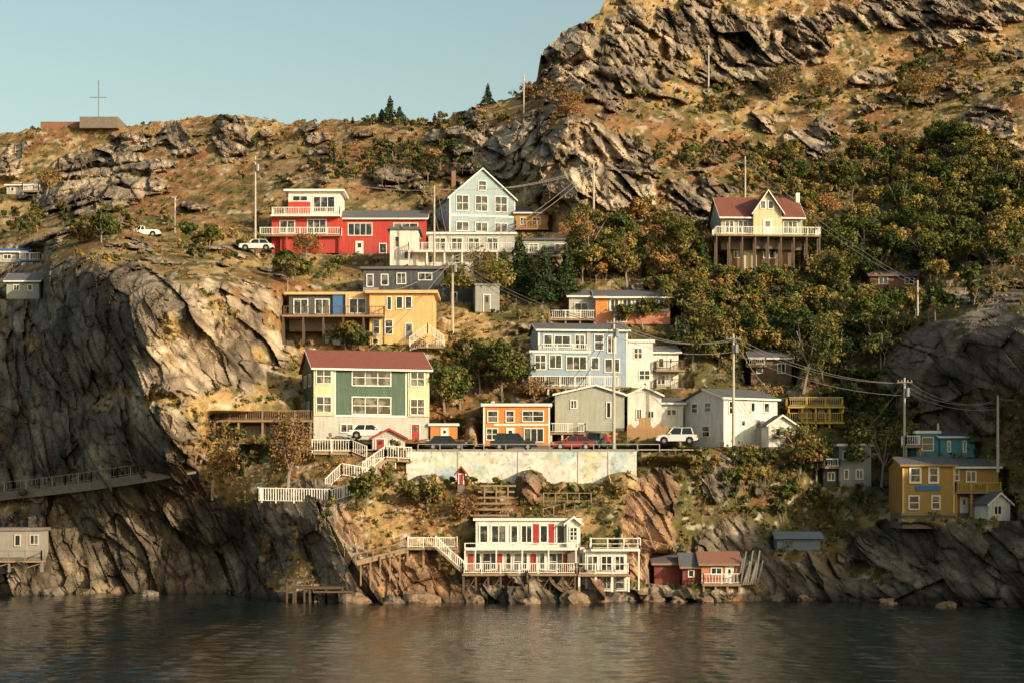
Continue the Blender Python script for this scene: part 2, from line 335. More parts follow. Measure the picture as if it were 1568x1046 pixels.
h=H('white_house',1108,684,205,.52,pad=(1050,1200,600),back=5)
h.gx(1108,1197,684,609,594,7.4,'siding_white','roofgrey',over=.3); 
h.win(1116,1126,613,634,1,2);h.win(1152,1160,614,630);h.win(1174,1184,614,630);h.win(1136,1144,642,652);h.win(1160,1170,640,655)
h.win(2.2,3.5,614,630,1,2,face='L',at=0);h.win(4.8,6,614,630,1,2,face='L',at=0);h.win(2.5,4,650,668,1,2,face='L',at=0); h.corner(1108,1197,610,684); h.done()
h=H('white_porch_shed',1175,684,203,.1,pad=(1175,1222,645)); h.gy(1177,1219,684,650,636,3.4,'siding_white','roofgrey'); h.win(1187,1195,655,668);h.door(1203,1213,660,684,'door_red');h.done()

h=H('red_roof_house',1100,414,248,.06,pad=(1095,1250,300),back=4)
h.gx(1104,1230,364,330,296,9,'siding_greygreen','roofred',over=.7); h.gy(1152,1196,364,326,294,4,'siding_cream','roofred',y=-1.0,over=.5)
h.win(1162,1171,309,322,y=-1);h.win(1174,1183,309,322,y=-1);h.win(1110,1124,338,358,2);h.win(1130,1146,338,358,2);h.win(1200,1222,338,358,3);h.door(1168,1180,338,364,'white',y=-1)
h.deck(1090,1251,364,-3,0,418,legs=9,leg='wooddark',sp=.22); h.flat(1120,1215,416,368,7,'siding_brownw',y=.6,roof=False); h.box('yellow_panel','siding_cream',1140,1160,372,414,.4,.58)
h.win(1125,1136,378,395,2,y=.6);h.win(1170,1190,378,395,2,y=.6); h.beam('chimney','white',(11.3,3.5,8),(11.3,3.5,10.8),.5); h.done()

h=H('orange_white_house',870,497,233,pad=(845,1030,445))
h.gx(912,1026,497,455,441,8,'siding_palegrey','roofgrey',over=.6); h.box('orange_wall','siding_salmon',912,1026,478,497,-.12,-.003); h.box('orange_end','siding_orange',912,930,453,478,-.12,-.003)
for a in (933,952,971,990,1008): h.win(a,a+16,457,477,2,y=-.02,t=.2)
h.gx(872,912,497,452,440,7,'siding_palegrey','roofgrey',y=1.5); h.win(880,902,462,478,2,y=1.5); h.deck(842,912,489,-.8,1.5,500,legs=4); h.win(940,960,482,494,2,y=-.12);h.done()

h=H('yellow_deck_building',1205,652,213,pad=(1205,1292,600)); h.flat(1215,1288,652,612,5,'siding_darkgrey','roofgrey',roof=True,y=1.2)
h.deck(1205,1292,622,-.6,1.2,655,mat='yellowrail',legs=5,leg='yellowrail',floor='yellowrail'); h.deck(1205,1292,646,-.6,1.2,655,mat='yellowrail',legs=0,floor='yellowrail');h.win(1225,1245,624,640,2,y=1.2);h.win(1255,1275,624,640,2,y=1.2);h.done()
h=H('brown_cottage',1145,590,226,pad=(1145,1215,530)); h.gx(1150,1212,590,548,535,6,'siding_brownw','roofgrey');h.win(1158,1168,556,572);h.win(1190,1203,556,572,2);h.deck(1142,1172,560,-1,0,legs=0,h=.9);h.done()
h=H('brick_cottage',1330,442,246,pad=(1330,1410,430),back=.5); h.gx(1332,1408,442,422,411,6,'brick','roofgrey',fascia='brick');h.win(1345,1360,425,436,2);h.win(1385,1400,425,436,2);h.done()

h=H('blue_cottage',1385,700,198,pad=(1385,1497,685),back=1)
h.flat(1406,1442,700,663,5,'siding_teal','white',over=.15,y=1); h.gx(1442,1495,700,668,659,5,'siding_teal','roofgrey',y=.6); h.win(1414,1433,668,690,1,2,y=1);h.win(1452,1458,674,692,y=.6);h.win(1476,1482,674,692,y=.6)
h.deck(1384,1410,682,-.6,1.5,702,legs=2);h.beam('flue','metalgrey',(4.2,3,2),(4.2,3,3.7),.2);h.done()
h=H('mustard_house',1382,792,192,pad=(1382,1535,725),back=2)
h.gx(1382,1462,785,712,700,7,'siding_mustard','roofgrey',over=.3,fascia='siding_mustard');h.gx(1462,1534,785,714,703,5,'siding_mustard','roofgrey',y=1.4)
h.win(1392,1411,714,740,1,2,t=.2);h.win(1421,1438,714,740,1,2,t=.2);h.win(1466,1474,716,736,1,2,y=1.4);h.win(1484,1500,720,738,2,y=1.4)
h.win(1391,1408,758,780,1,2);h.win(1426,1440,758,780,1,2);h.box('sign','bluepaint',1402,1440,743,751,-.1,-.004);h.deck(1462,1536,752,-.2,1.4,792,mat='yellowrail',legs=4,leg='siding_mustard',h=.9);h.door(1476,1486,762,785,'white',y=1.4)
h.box('base_trim','wood',1380,1464,785,789,-.15,.1);h.corner(1382,1462,713,785,mat='siding_yellow');h.done()
h=H('small_white_shed',1512,797,189.5,.3,pad=(1512,1552,765)); h.gy(1514,1550,797,770,755,3,'siding_white','roofgrey');h.win(1522,1536,773,788,2);h.done()
h=H('grey_cottage',1265,744,202,pad=(1262,1335,715),back=2); h.flat(1285,1334,744,683,5,'siding_grey','white',over=.25);h.flat(1262,1285,744,716,4,'siding_darkgrey','white',y=.5,over=.1);h.win(1290,1300,690,704);h.win(1312,1322,690,704);h.win(1268,1280,722,736,2,y=.5);h.win(1292,1300,718,734);h.win(1310,1322,718,734,2)
h.deck(1262,1286,714,-.5,1,legs=0,h=.8);h.done()

h=H('red_white_boathouse',710,880,186,pad=(715,885,800,872),back=3)
h.flat(728,888,838,797,7,'siding_white','white',over=.25,y=1.2,f=False,t=.25); h.gy(868,889,838,800,792,3,'siding_white','white',y=.6)
for a,b_ in ((733,748),(751,776),(781,794),(797,816),(826,840) ): h.win(a,b_,803,832,1 if b_-a<18 else 2,1,y=1.2,t=.14)
h.box('red_panels','door_red',817,825,802,833,1.1,1.2-.003); h.box('red_panels','door_red',841,849,802,833,1.1,1.197); h.win(852,866,803,833,1,1,y=1.2)
h.win(872,885,806,828,2,3,y=.6)
h.flat(712,882,877,842,6.5,'siding_white','white',y=1.,roof=False,f=False)
for i,a in enumerate((716,738,760,786,812,840,862)):
    if i%2: h.win(a,a+14,846,874,1,2,y=1.)
    else: h.box('red_doors','door_red',a+1,a+9,848,876,.92,.997); 
for a in (727,751,774,799,826,853): h.win(a,a+9,846,872,1,1,y=1.,t=.08)
h.bm('upper_deck','white',h.X(712),h.X(884),-.2,1.2,h.Z(842),h.Z(839)); h.prail(712,-.15,839,884,-.15,839,h=.5,sp=0)
h.deck(708,882,877,-1.6,1.,918,legs=10,leg='wooddark',floor='wood',brace=True,sp=.2); h.bm('lower_storage','wooddark',h.X(720),h.X(875),3,6.8,h.Z(912),h.Z(880))
for x in (712,728,760,800,840,882): h.beam('veranda_posts','white',(h.X(x),-.1,h.Z(877)),(h.X(x),-.1,h.Z(842)),.12)
h.deck(622,700,838,-.5,2.2,872,legs=4,leg='wood',sp=.2)
for yy in (-1.3,-.1): h.prail(668,yy,836,712,yy,876,h=1.); h.beam('stair_stringer','wood',(h.X(668),yy,h.Z(837)),(h.X(712),yy,h.Z(878)),.22)
for i in range(12): h.bm('stair_treads','wood',h.X(668)+i*.235,h.X(668)+i*.235+.26,-1.25,-.15,h.Z(837)-i*.215-.05,h.Z(837)-i*.215)
h.deck(884,964,878,-1.2,3,905,legs=4,leg='white',sp=0,mat='white'); h.flat(896,960,905,845,4,'siding_white','white',y=.2,over=.15,f=False)
h.win(899,916,850,874,2,1,y=.2);h.win(920,938,850,874,2,1,y=.2);h.win(941,957,850,874,2,1,y=.2);h.win(884,894,845,870,y=.9)
h.win(899,916,880,902,2,2,y=.2,fr='whitew');h.win(922,936,880,902,2,2,y=.2,fr='whitew');h.win(942,957,880,902,1,2,y=.2,fr='whitew')
h.box('side_wall','siding_white',884,896,838,900,.9,3)
h.deck(905,980,840,-.4,4,None,legs=0,sp=.0,floor='white');h.beam('pergola','white',(h.X(978),-.3,h.Z(905)),(h.X(978),-.3,h.Z(822)),.14)
h.prail(905,-.5,833,980,-.5,833,h=.6,sp=0);h.done()
for nm,x0,x1,pt,pb,pe,mt,D in (('dark_red_boat_shed',1002,1042,852,893,862,'siding_darkred',189),('red_boat_shed',1046,1131,847,895,862,'siding_salmon',187)):
    h=H(nm,x0,pb,D,pad=(x0,x1,pt),back=3); h.gx(x0+28 if x0>1040 else x0,x1,pb,pe,pt,4.5,mt,'roofgrey' if x0<1040 else 'brick',over=.4,fascia='wood')
    if x0>1040:
        h.gx(x0,x0+28,pb,pe+4,pt+2,4,'siding_darkred','roofgrey',y=.5,fascia='wood'); h.win(1088,1106,868,880,2); h.door(1112,1122,868,893,'white'); h.win(1054,1064,872,884,y=.5); h.deck(1074,1133,893,-1,0,905,legs=4,sp=.3)
    h.done()
h=H('weathered_boat_shed',0,855,199,pad=(-10,66,808)); h.flat(-8,40,855,812,4,'siding_weather','woodgrey',over=.2); h.flat(40,62,852,812,3,'siding_weather','woodgrey',y=.4,over=.2);h.win(22,32,818,836,fr='whitew');h.win(44,58,818,834,2,y=.4,fr='whitew');h.deck(-8,70,857,-1.5,0,875,mat='woodgrey',legs=4,leg='woodgrey',sp=0,brace=True);h.done()
h=H('grey_cottage',8,458,240,pad=(5,62,418)); h.gx(10,60,458,430,417,5,'siding_greygreen','roofgrey');h.win(20,30,436,446,2);h.win(42,50,436,446);h.done()
h=H('blue_roof_cottage',0,402,262,pad=(-20,64,380)); h.gx(-20,40,402,386,379,5,'siding_palegrey','bluepaint');h.win(5,18,390,398,2);h.deck(30,66,400,-1,1,408,legs=3,floor='bluepaint');h.done()
h=H('small_hill_house',8,298,300,pad=(5,62,278)); h.gx(10,42,298,284,279,5,'siding_palegrey','roofgrey');h.win(16,22,287,294);h.deck(36,62,294,-1,1.5,300,legs=2);h.done()
h=H('gable_hut',568,688,200,.1); h.gy(570,620,690,670,657,2.6,'siding_palegrey','roofred',fascia='door_red');h.door(576,588,672,690,'door_red');h.win(596,608,672,684,2);h.done()
h=H('red_hut',700,741,194.4); h.gy(700,712,741,722,715,1.2,'siding_red','roofred',fascia='roofred');h.door(703,709,726,741,'door_red');h.done()
h=H('grey_tarpaulin_shed',1190,840,193,pad=(1190,1258,815)); h.gx(1190,1256,842,822,816,3,'greypaintblue','greypaintblue',fascia='greypaintblue');h.win(1200,1215,826,836,2,fr='greypaintblue');h.done()
h=H('hilltop_cross',62,196,322,pad=(62,185,186)); h.box('platform_wall','brick',62,150,187,200,0,8); h.box('platform_wall','stone',126,184,183,200,-2,6)
h.beam('cross_upright','metalgrey',(h.X(147),2,h.Z(182)),(h.X(147),2,h.Z(120)),.17); h.beam('cross_bar','metalgrey',(h.X(133),2,h.Z(146)),(h.X(159),2,h.Z(146)),.14);h.done()

h=H('mural_retaining_wall',598,745,197.5); h.bm('wall','mural',h.X(622),h.X(975),0,.5,h.Z(750),h.Z(690.5))
h.bm('coping','concrete',h.X(622),h.X(975),-.06,.56,h.Z(690.5)+.001,h.Z(689.5))
for x in (700,792,884,930): h.bm('joint','concrete',h.X(x),h.X(x)+.1,-.03,0,h.Z(748),h.Z(691.5))
h.done()
PADS.append((480,1060,689,691,197.4,206.5)); PADS.append((630,968,692,740,196.6,198.3))
def zroad(y): return 15.2+(y-198)/8*.35
h=H('road',784,765,0.001)
def sheet(part,mat,x0,x1,y0,y1,dz):
    h.poly(part,mat,[(x0,y0,zroad(y0)+dz),(x1,y0,zroad(y0)+dz),(x1,y1,zroad(y1)+dz),(x0,y1,zroad(y1)+dz)],[(0,1,2,3)])
sheet('road_surface','asphalt',-23,20,198.1,206,.0); sheet('centre_line','linepaint',-23,20,202.9,203.03,.004)
h.poly('kerb','concrete',[(x,y,zroad(y)+z) for z in (0,.13) for x,y in ((-23,198.15),(20,198.15),(20,198.3),(-23,198.3))],[(0,1,5,4),(4,5,6,7),(1,2,6,5),(2,3,7,6),(3,0,4,7)])
h.done(loc=(0,0,0))
h=H('roadside_guard_rail',640,690,197.9); h.prail(640,.1,690,1010,.1,690,h=.7,sp=0,mat='metalgrey',post=2.4);h.done()
h=H('white_picket_fence',395,768,189)
h.prail(395,0,768,505,0,770,h=1.4,sp=.26,bal=.08);h.prail(505,0,770,545,1,757,h=1.3,sp=.26,bal=.08);h.prail(395,0,768,395,3,768,h=1.3);h.done()
h=H('white_zigzag_stairs',500,770,191)
for (a,p,y0),(b_,q,y1) in (((497,752,1),(520,728,2)),((520,728,2),(560,735,2.2)),((552,726,3),(585,700,5)),((585,700,5),(625,702,6)),((470,690,5),(530,690,6)),((530,690,6),(555,700,5.5)),((556,722,4),(600,716,6))):
    h.prail(a,y0,p,b_,y1,q,h=1.3,sp=.28,bal=.06); h.beam('treads','wood',(h.X(a),y0+.5,h.Z(p)),(h.X(b_),y1+.5,h.Z(q)),.5)
h.done()
h=H('wooden_walkway',545,862,183)
h.beam('planks','wood',(0,.2,0),(h.X(622),1.5,h.Z(842)),.5);h.prail(545,-.1,862,622,1.2,843,h=.9,sp=0,mat='wood')
for i in range(5): h.beam('legs','wood',(h.X(552+15*i),.4,-2.2),(h.X(552+15*i),.4,.2+.25*i),.13)
h.done()
h=H('wooden_landing_stage',440,905,183.5)
for a,b_,p in ((440,480,886),(450,525,898),(480,540,904)):
    h.box('planks','wooddark',a,b_,p,p+3,-.5,1.5)
    for i in range(4): h.beam('piles','wooddark',(h.X(a+(b_-a)*i/3),-.3,h.Z(924)),(h.X(a+(b_-a)*i/3),-.3,h.Z(p)),.16)
h.done()
h=H('wooden_terrace_steps',735,790,192)
for i in range(6): h.box('sleepers','wood',735-i*3,790-i*2,742+i*9,745+i*9,-.3*i,.9-.3*i); h.prail(738,-1.,790,795,-.2,772,h=.8,sp=0,mat='wood')
for x in (742,760,778): h.beam('posts','wood',(h.X(x),-.4,-1),(h.X(x),-.4,3.2),.14)
h.prail(605,0,810,640,0,780,h=1,sp=0,mat='wood');h.prail(605,0,785,650,0,800,h=1,sp=0,mat='wood');h.done()
h=H('rope_handrail',830,790,192.5);h.prail(832,0,792,880,0,780,h=.9,sp=0,mat='wood',post=1.2);h.prail(832,-.5,768,905,-.5,768,h=.9,sp=0,mat='wood',post=1.2);h.done()
h=H('stacked_boards',1130,880,186.5)
for i in range(9): h.beam('boards','woodgrey',(.25*i,.1*i,-1),(.25*i+.5+.1*(i%3),.2*i,1.6+.8*math.sin(i*2)),.16,.14)
h.done()

# ------------------------------------------------ noise
def hsh(ix,iy,iz,s):
    n=(ix*374761393+iy*668265263+iz*1274126177+s*974634777)&0xffffffff
    n=((n^(n>>13))*1103515245)&0xffffffff; n=((n^(n>>15))*1664525+1013904223)&0xffffffff; n=n^(n>>16)
    return (n&0xffffff)/float(0xffffff)
def vnoise(x,y,z,s=0):
    xi=np.floor(x).astype(np.int64);yi=np.floor(y).astype(np.int64);zi=np.floor(z).astype(np.int64)
    fx=x-xi;fy=y-yi;fz=z-zi;fx=fx*fx*(3-2*fx);fy=fy*fy*(3-2*fy);fz=fz*fz*(3-2*fz);r=0
    for a in (0,1):
        for b_ in (0,1):
            for c in (0,1):
                r=r+hsh(xi+a,yi+b_,zi+c,s)*(fx if a else 1-fx)*(fy if b_ else 1-fy)*(fz if c else 1-fz)
    return r
def fbm(x,y,z,o=4,s=0):
    r=0;a=.5;t=0
    for i in range(o):
        r=r+a*vnoise(x,y,z,s+i);t+=a;a*=.5;x=x*2.03;y=y*2.03;z=z*2.03
    return r/t
def facet(x,y,z,s=0):
    xi=np.floor(x).astype(np.int64);yi=np.floor(y).astype(np.int64);zi=np.floor(z).astype(np.int64)
    best=np.full(x.shape,9.);sec=np.full(x.shape,9.);out=np.zeros(x.shape)
    for a in (-1,0,1):
        for b_ in (-1,0,1):
            for c in (-1,0,1):
                cx,cy,cz=xi+a,yi+b_,zi+c
                dx=x-(cx+hsh(cx,cy,cz,s+1));dy=y-(cy+hsh(cx,cy,cz,s+2));dz=z-(cz+hsh(cx,cy,cz,s+3))
                d=dx*dx+dy*dy+dz*dz; m=d<best
                sec=np.where(m,best,np.minimum(sec,d)); best=np.where(m,d,best)
                v=(hsh(cx,cy,cz,s+4)-.5)+1.5*(dx*(hsh(cx,cy,cz,s+5)-.5)*2+dz*(hsh(cx,cy,cz,s+6)-.5)*2)
                out=np.where(m,v,out)
    return out,np.sqrt(sec)-np.sqrt(best)
# ------------------------------------------------ terrain
CP=[(-250,915,205),(0,911,199),(150,907,203),(350,910,199),(430,917,187),(520,919,184.5),(600,922,183.5),(780,921,185),(960,921,184.5),(1100,918,187),(1250,917,188),(1400,924,181.5),(1568,928,177),(1850,930,170),
(0,945,197),(500,948,183),(1000,948,183),(1568,948,175),
(-250,700,244),(0,750,215),(0,600,232),(0,450,243),(100,780,209),(150,600,211),(60,420,232),(150,400,217),(230,440,199),(240,520,195),(250,620,193),(260,700,194),(300,760,203),(350,850,203),(380,700,205),(330,560,205),(400,470,213),(440,560,217),(300,420,207),(350,435,212),(420,440,220),
(160,370,240),(300,395,236),(60,400,245),(420,420,236),(450,500,227),
(0,400,262),(0,300,296),(100,355,262),(240,360,262),(400,390,254),(130,300,288),(130,200,325),(330,180,325),(300,280,295),(500,250,292),(500,185,322),(650,180,315),(640,290,280),(780,152,312),(780,250,288),
(430,780,190),(500,800,187.5),(480,700,199),(560,700,197),(600,780,191),(560,860,186),(700,800,191),(700,880,188),(850,800,192),(850,760,194.5),(900,870,189),(980,740,195),(1000,820,190),(960,900,186.5),(1060,780,196),(1080,700,201),(1120,870,191),(1180,760,200),(1200,830,197),(1260,800,203),(1300,870,197),(1240,700,205),
(1400,800,196),(1500,800,190),(1568,790,186),(1568,860,181),(1850,800,172),(1350,740,202),(1450,690,201),(1568,700,194),
(1320,640,222),(1400,560,212),(1480,500,204),(1568,480,196),(1568,600,192),(1450,620,203),(1850,500,178),(1300,560,228),(1330,520,232),
(1480,455,228),(1568,440,228),(1850,400,215),
(700,520,227),(750,480,232),(740,620,214),(700,640,209),(820,540,222),(1060,620,214),(1080,560,222),(1150,590,221),(1230,600,216),
(800,440,240),(850,400,246),(1050,480,238),(1150,500,237),(1250,480,240),(1000,420,246),(1250,400,250),(1350,470,240),(1400,400,255),(1500,350,258),(1568,350,255),
(850,330,262),(930,330,262),(1050,320,265),(800,250,276),(880,190,272),(980,200,285),(1060,260,278),(1200,320,268),(1100,200,300),(1200,250,292),(1300,300,282),(1400,220,300),(1500,200,298),(1568,150,305),
(840,110,318),(900,60,318),(960,60,322),(960,150,306),(1100,100,335),(1200,30,345),(1400,100,340),(1500,0,360),(1568,60,345),(1000,-60,345),(1300,-120,380),(1850,-120,380),(1850,200,290)]
for p in PADS:
    CP.append(((p[0]+p[1])/2,p[3]+4,p[4])); 
CPa=np.array(CP,float); S=np.array([1,1.35])
P=CPa[:,:2]*S; n=len(P)
K=np.sqrt(((P[:,None]-P[None])**2).sum(-1)+25)
A=np.zeros((n+3,n+3));A[:n,:n]=K-np.eye(n)*6;A[:n,n]=1;A[:n,n+1:]=P/1000;A[n:,:n]=A[:n,n:].T
sol=np.linalg.solve(A,np.r_[CPa[:,2],0,0,0])
gx0,gy0,gs,gt=-260,-160,5.,4.
CXs=np.arange(gx0,1866,gs);CYs=np.arange(gy0,972,gt)
RA=np.zeros((len(CYs),len(CXs)))
for j,yy in enumerate(CYs):
    q=np.stack([CXs,np.full(len(CXs),yy)],1)*S
    k=np.sqrt(((q[:,None]-P[None])**2).sum(-1)+25); RA[j]=k@sol[:n]+sol[n]+(q/1000)@sol[n+1:]
def baseD(px,py):
    u=np.clip((px-gx0)/gs,0,len(CXs)-1.001);v=np.clip((py-gy0)/gt,0,len(CYs)-1.001)
    i=u.astype(int);j=v.astype(int);u=u-i;v=v-j
    return (RA[j,i]*(1-u)+RA[j,i+1]*u)*(1-v)+(RA[j+1,i]*(1-u)+RA[j+1,i+1]*u)*v
SK=[(-260,215),(0,203),(60,197),(190,194),(250,185),(330,177),(380,179),(430,188),(490,187),(540,188),(580,186),(650,186),(690,180),(740,162),(780,152),(800,142),(822,122),(828,84),(850,60),(862,48),(900,32),(918,20),(930,-12),(1000,-60),(1080,-110),(1900,-120)]
NC,NR=1080,560
pxs=np.linspace(-205,1765,NC)
sk=np.interp(pxs,[a for a,_ in SK],[b_ for _,b_ in SK])
z0=np.zeros(NC); sk=sk+(fbm(pxs/22,z0,z0,4,50)-.5)*13*np.clip((900-pxs)/100,.5,1)+ (facet(pxs/9,z0,z0,70)[0])*2.5
t=np.linspace(0,1,NR)[:,None]
PB=944.
PX=np.broadcast_to(pxs,(NR,NC)).copy(); PY=PB+(sk[None]-PB)*t
D=baseD(PX,PY)
k0=D/F
X=(PX-CX)*k0; Z=CH+(HY-PY)*k0
RB=[(60,540,170,180),(200,500,110,130),(330,520,120,110),(140,700,190,110),(150,840,300,90),(350,840,120,90),(90,460,110,70),
(180,268,85,50),(110,290,60,45),(355,212,28,42),(270,212,22,25),(200,220,60,16),(15,255,25,25),(70,185,70,14),(480,205,30,15),
(820,230,90,50),(900,220,90,45),(960,290,70,55),(1050,300,60,50),(880,290,90,45),(740,245,25,20),(700,215,50,22),
(880,80,60,60),(960,70,55,80),(930,120,90,30),(1130,70,70,60),(1050,40,60,50),(1230,50,70,35),(1420,20,190,26),(1180,110,60,20),(1245,215,45,35),(1520,190,50,25),(1330,120,50,12),(1450,60,70,16),
(1430,560,110,90),(1530,540,90,110),(1470,650,90,50),(1420,860,160,75),(1540,850,60,90),(1280,880,90,45),(1560,250,30,25),
(420,830,40,70),(560,880,90,40),(640,880,80,40),(990,830,45,110),(1010,760,30,60),(815,745,28,38),(1130,830,70,40),(1180,880,60,30),(560,720,25,20),(640,735,20,25),(480,760,60,25),(1100,730,30,40),(730,910,300,18),(860,880,120,30),(500,830,60,50)]
R=np.zeros_like(D)
for cx,cy,rx,ry in RB: R=np.maximum(R,1.25-((PX-cx)/rx)**2-((PY-cy)/ry)**2)
R=np.clip(R,0,1.25)
nz=fbm(X/6,D/12,Z/6,5,3); nz2=fbm(X/2.2,D/5,Z/2.2,4,9)
hill=np.clip((440-PY)/60,0,1)
Rm=R*1.0+(nz-.5)*2.2+(nz2-.5)*1.6+np.clip((PY-895)/15,0,1)*.8+hill*.14
rock=np.clip((Rm-.42)/.22,0,1)
sh=.5
qx=X+sh*Z; qz=Z*.4
f1,e1=facet(qx/7,D/30,qz/7,11); f2,e2=facet(qx/3,D/14,qz/2.6,23); f3,e3=facet(qx/1.3,D/7,qz/1.1,37); f4,e4=facet(qx/.6,D/4,qz/.5,51)
big=(fbm(X/14,D/30,Z/14,3,80)-.5)*6
per=9.; u=D/per+(nz-.5)*2.2+f1*.35; fr=u-np.floor(u); terr=per*(fr**3.5-fr)
far=np.clip(D/230,.8,1.4)
disp=rock*far*(f1*2.1+f2*1.25+f3*.55+f4*.22-.3*np.exp(-(e2*6)**2)-.12*np.exp(-(e3*6)**2)+(nz2-.5)*.8) + (1-rock)*((nz-.5)*2.6+(nz2-.5)*1.8) + big*np.clip((PY<680)*.7+.3,0,1) - rock*.6 + rock*hill*terr
D=D+disp
def sst(x): x=np.clip(x,0,1); return x*x*(3-2*x)
for x0,x1,yt,yb,Df,Db in sorted(PADS,key=lambda p:-p[4]):
    wx=sst((PX-x0+14)/14)*sst((x1+14-PX)/14)
    inn=wx*sst((PY-yt+12)/12)*(PY<=yb+.5)
    tgt=Db+(yb-PY)*Df/F*.35
    D=np.where(inn>0,D+inn*(np.maximum(D,tgt)-D),D)
    bel=wx*(PY>yb+.5)*sst((yb+26-PY)/20)
    tg=Df-.15-(PY-yb)*.04+ (nz2-.5)*1.2*np.clip((PY-yb)/8,0,1)
    D=np.where(bel>0,D+bel*(np.minimum(D,tg)-D),D)
    D=np.where((bel>0)&(D<Df-6),D+bel*(Df-6-D)*.8,D)
for cx,cy,rx,ry,am in ((812,748,26,34,3.2),(735,752,30,14,2.),(870,752,34,14,1.8),(655,745,30,18,2.2),(950,742,28,22,2.4),(905,750,30,12,1.6)):
    kn=np.clip(1-((PX-cx)/rx)**2-((PY-cy)/ry)**2+(nz2-.5)*1.2,0,1)
    D=np.where(kn>0.02,np.minimum(D,196.6-am*kn**.5+f3*.5),D)
k=D/F; Xw=(PX-CX)*k; Zw=CH+(HY-PY)*k; Yw=D
DG=D.copy(); RK=rock
def mixv(a,b_,f): return a*(1-f[...,None])+b_*f[...,None]
c_=lambda *a: np.array(a,float)
rn=fbm(Xw/5,Yw/9,Zw/5,5,100); rn2=fbm((qx)/1.5,Yw/5,qz/1.5,4,110)
rockc=mixv(c_(.19,.15,.115),c_(.64,.515,.37),np.clip((rn-.28)*1.7+(rn2-.5)*1.4+f3*.22,0,1)); 
redm=np.zeros_like(D)
for cx,cy,rx,ry in ((1000,790,60,90),(640,885,110,45),(930,890,70,40),(570,800,60,40),(860,780,100,60)): redm=np.maximum(redm,1-((PX-cx)/rx)**2-((PY-cy)/ry)**2)
redm=np.clip(redm*1.6,0,.75); rockc=mixv(rockc,rockc*c_(1.05,.72,.52),redm)
painted_shade=np.clip((430-PX)/60,0,1)*np.clip((PY-640)/60,0,1)+np.clip((PX-1080)/150,0,1)*np.clip((PY-460)/60,0,1)+.8*np.clip((230-PX)/60,0,1)*np.clip((PY-380)/40,0,1)  # shade of the left and right cliffs, painted into the rock colour by region
rockc=rockc*(1-.55*np.clip(painted_shade,0,1))[...,None]
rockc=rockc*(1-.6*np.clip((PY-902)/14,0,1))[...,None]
crack=np.exp(-(e3*7)**2)*.3+np.exp(-(e2*9)**2)*.38; rockc=rockc*(1-np.clip(crack,0,.65))[...,None]
v1=fbm(Xw/9,Yw/14,Zw/9,4,200);v2=fbm(Xw/2.5,Yw/6,Zw/2.5,4,210);v3=fbm(Xw/1,Yw/2,Zw/1,3,220)
veg=mixv(c_(.40,.275,.125),c_(.25,.13,.06),np.clip((v1-.42)*5+(v3-.5)*2,0,1))
wooded=np.clip((PX-1000)/150,0,1)*sst((PY-230)/90)+sst((PX-760)/60)*sst((PY-350)/40)*.7
gr=np.clip((v2-.48)*5+(v3-.5)*2+ .2*np.clip((PY-280)/120,0,1)+.8*np.clip(wooded,0,1),0,1)
veg=mixv(veg,c_(.115,.10,.04),gr); veg=veg*(.65+.6*v3)[...,None]
veg=mixv(veg,c_(.46,.39,.29),np.clip((fbm(Xw/.9,Yw/3,Zw/.9,3,240)-.62)*8,0,.8)*np.ones_like(D))
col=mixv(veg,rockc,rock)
rows=[]
for dd,dz in ((3,-.3),(10,-2),(30,-8),(70,-22),(140,-45)):
    y=Yw[-1]+dd; rows.append(np.stack([Xw[-1]*(y/Yw[-1]),y,Zw[-1]+dz],-1))
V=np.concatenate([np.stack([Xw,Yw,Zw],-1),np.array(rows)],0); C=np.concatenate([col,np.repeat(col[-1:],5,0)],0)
nr=V.shape[0]; idx=np.arange(nr*NC).reshape(nr,NC)
Q=np.stack([idx[:-1,:-1],idx[:-1,1:],idx[1:,1:],idx[1:,:-1]],-1).reshape(-1,4)
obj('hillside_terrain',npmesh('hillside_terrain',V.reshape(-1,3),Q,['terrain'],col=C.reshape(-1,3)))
def look(px,py):
    ci=int(round((px+205)/1970*(NC-1))); ci=min(max(ci,0),NC-1); tt=(PB-py)/(PB-sk[ci]); ri=int(round(tt*(NR-1))); ri=min(max(ri,0),NR-1)
    return DG[ri,ci],RK[ri,ci],sk[ci]
hx=np.linspace(56,170,100);hy=np.linspace(95,190,90);HX,HYY=np.meshgrid(hx,hy)  # unseen hill added off frame right to cast shade on the lower-right cliffs
hh=37*np.exp(-((HX-92)/24)**2-((HYY-148)/30)**2)+8*(fbm(HX/9,HYY/9,HX*0,4,300)-.5)-3+facet(HX/5,HYY/5,HX*0,310)[0]*2
hh=np.where(hh<-3,-3,hh); idx=np.arange(hh.size).reshape(hh.shape);Q=np.stack([idx[:-1,:-1],idx[:-1,1:],idx[1:,1:],idx[1:,:-1]],-1).reshape(-1,4)
hc=np.where((fbm(HX/4,HYY/4,HX*0,4,320)>.5)[...,None],c_(.3,.26,.2),c_(.2,.15,.06))
obj('shade_headland',npmesh('shade_headland',np.stack([HX,HYY,hh],-1).reshape(-1,3),Q,['terrain'],col=hc.reshape(-1,3)))
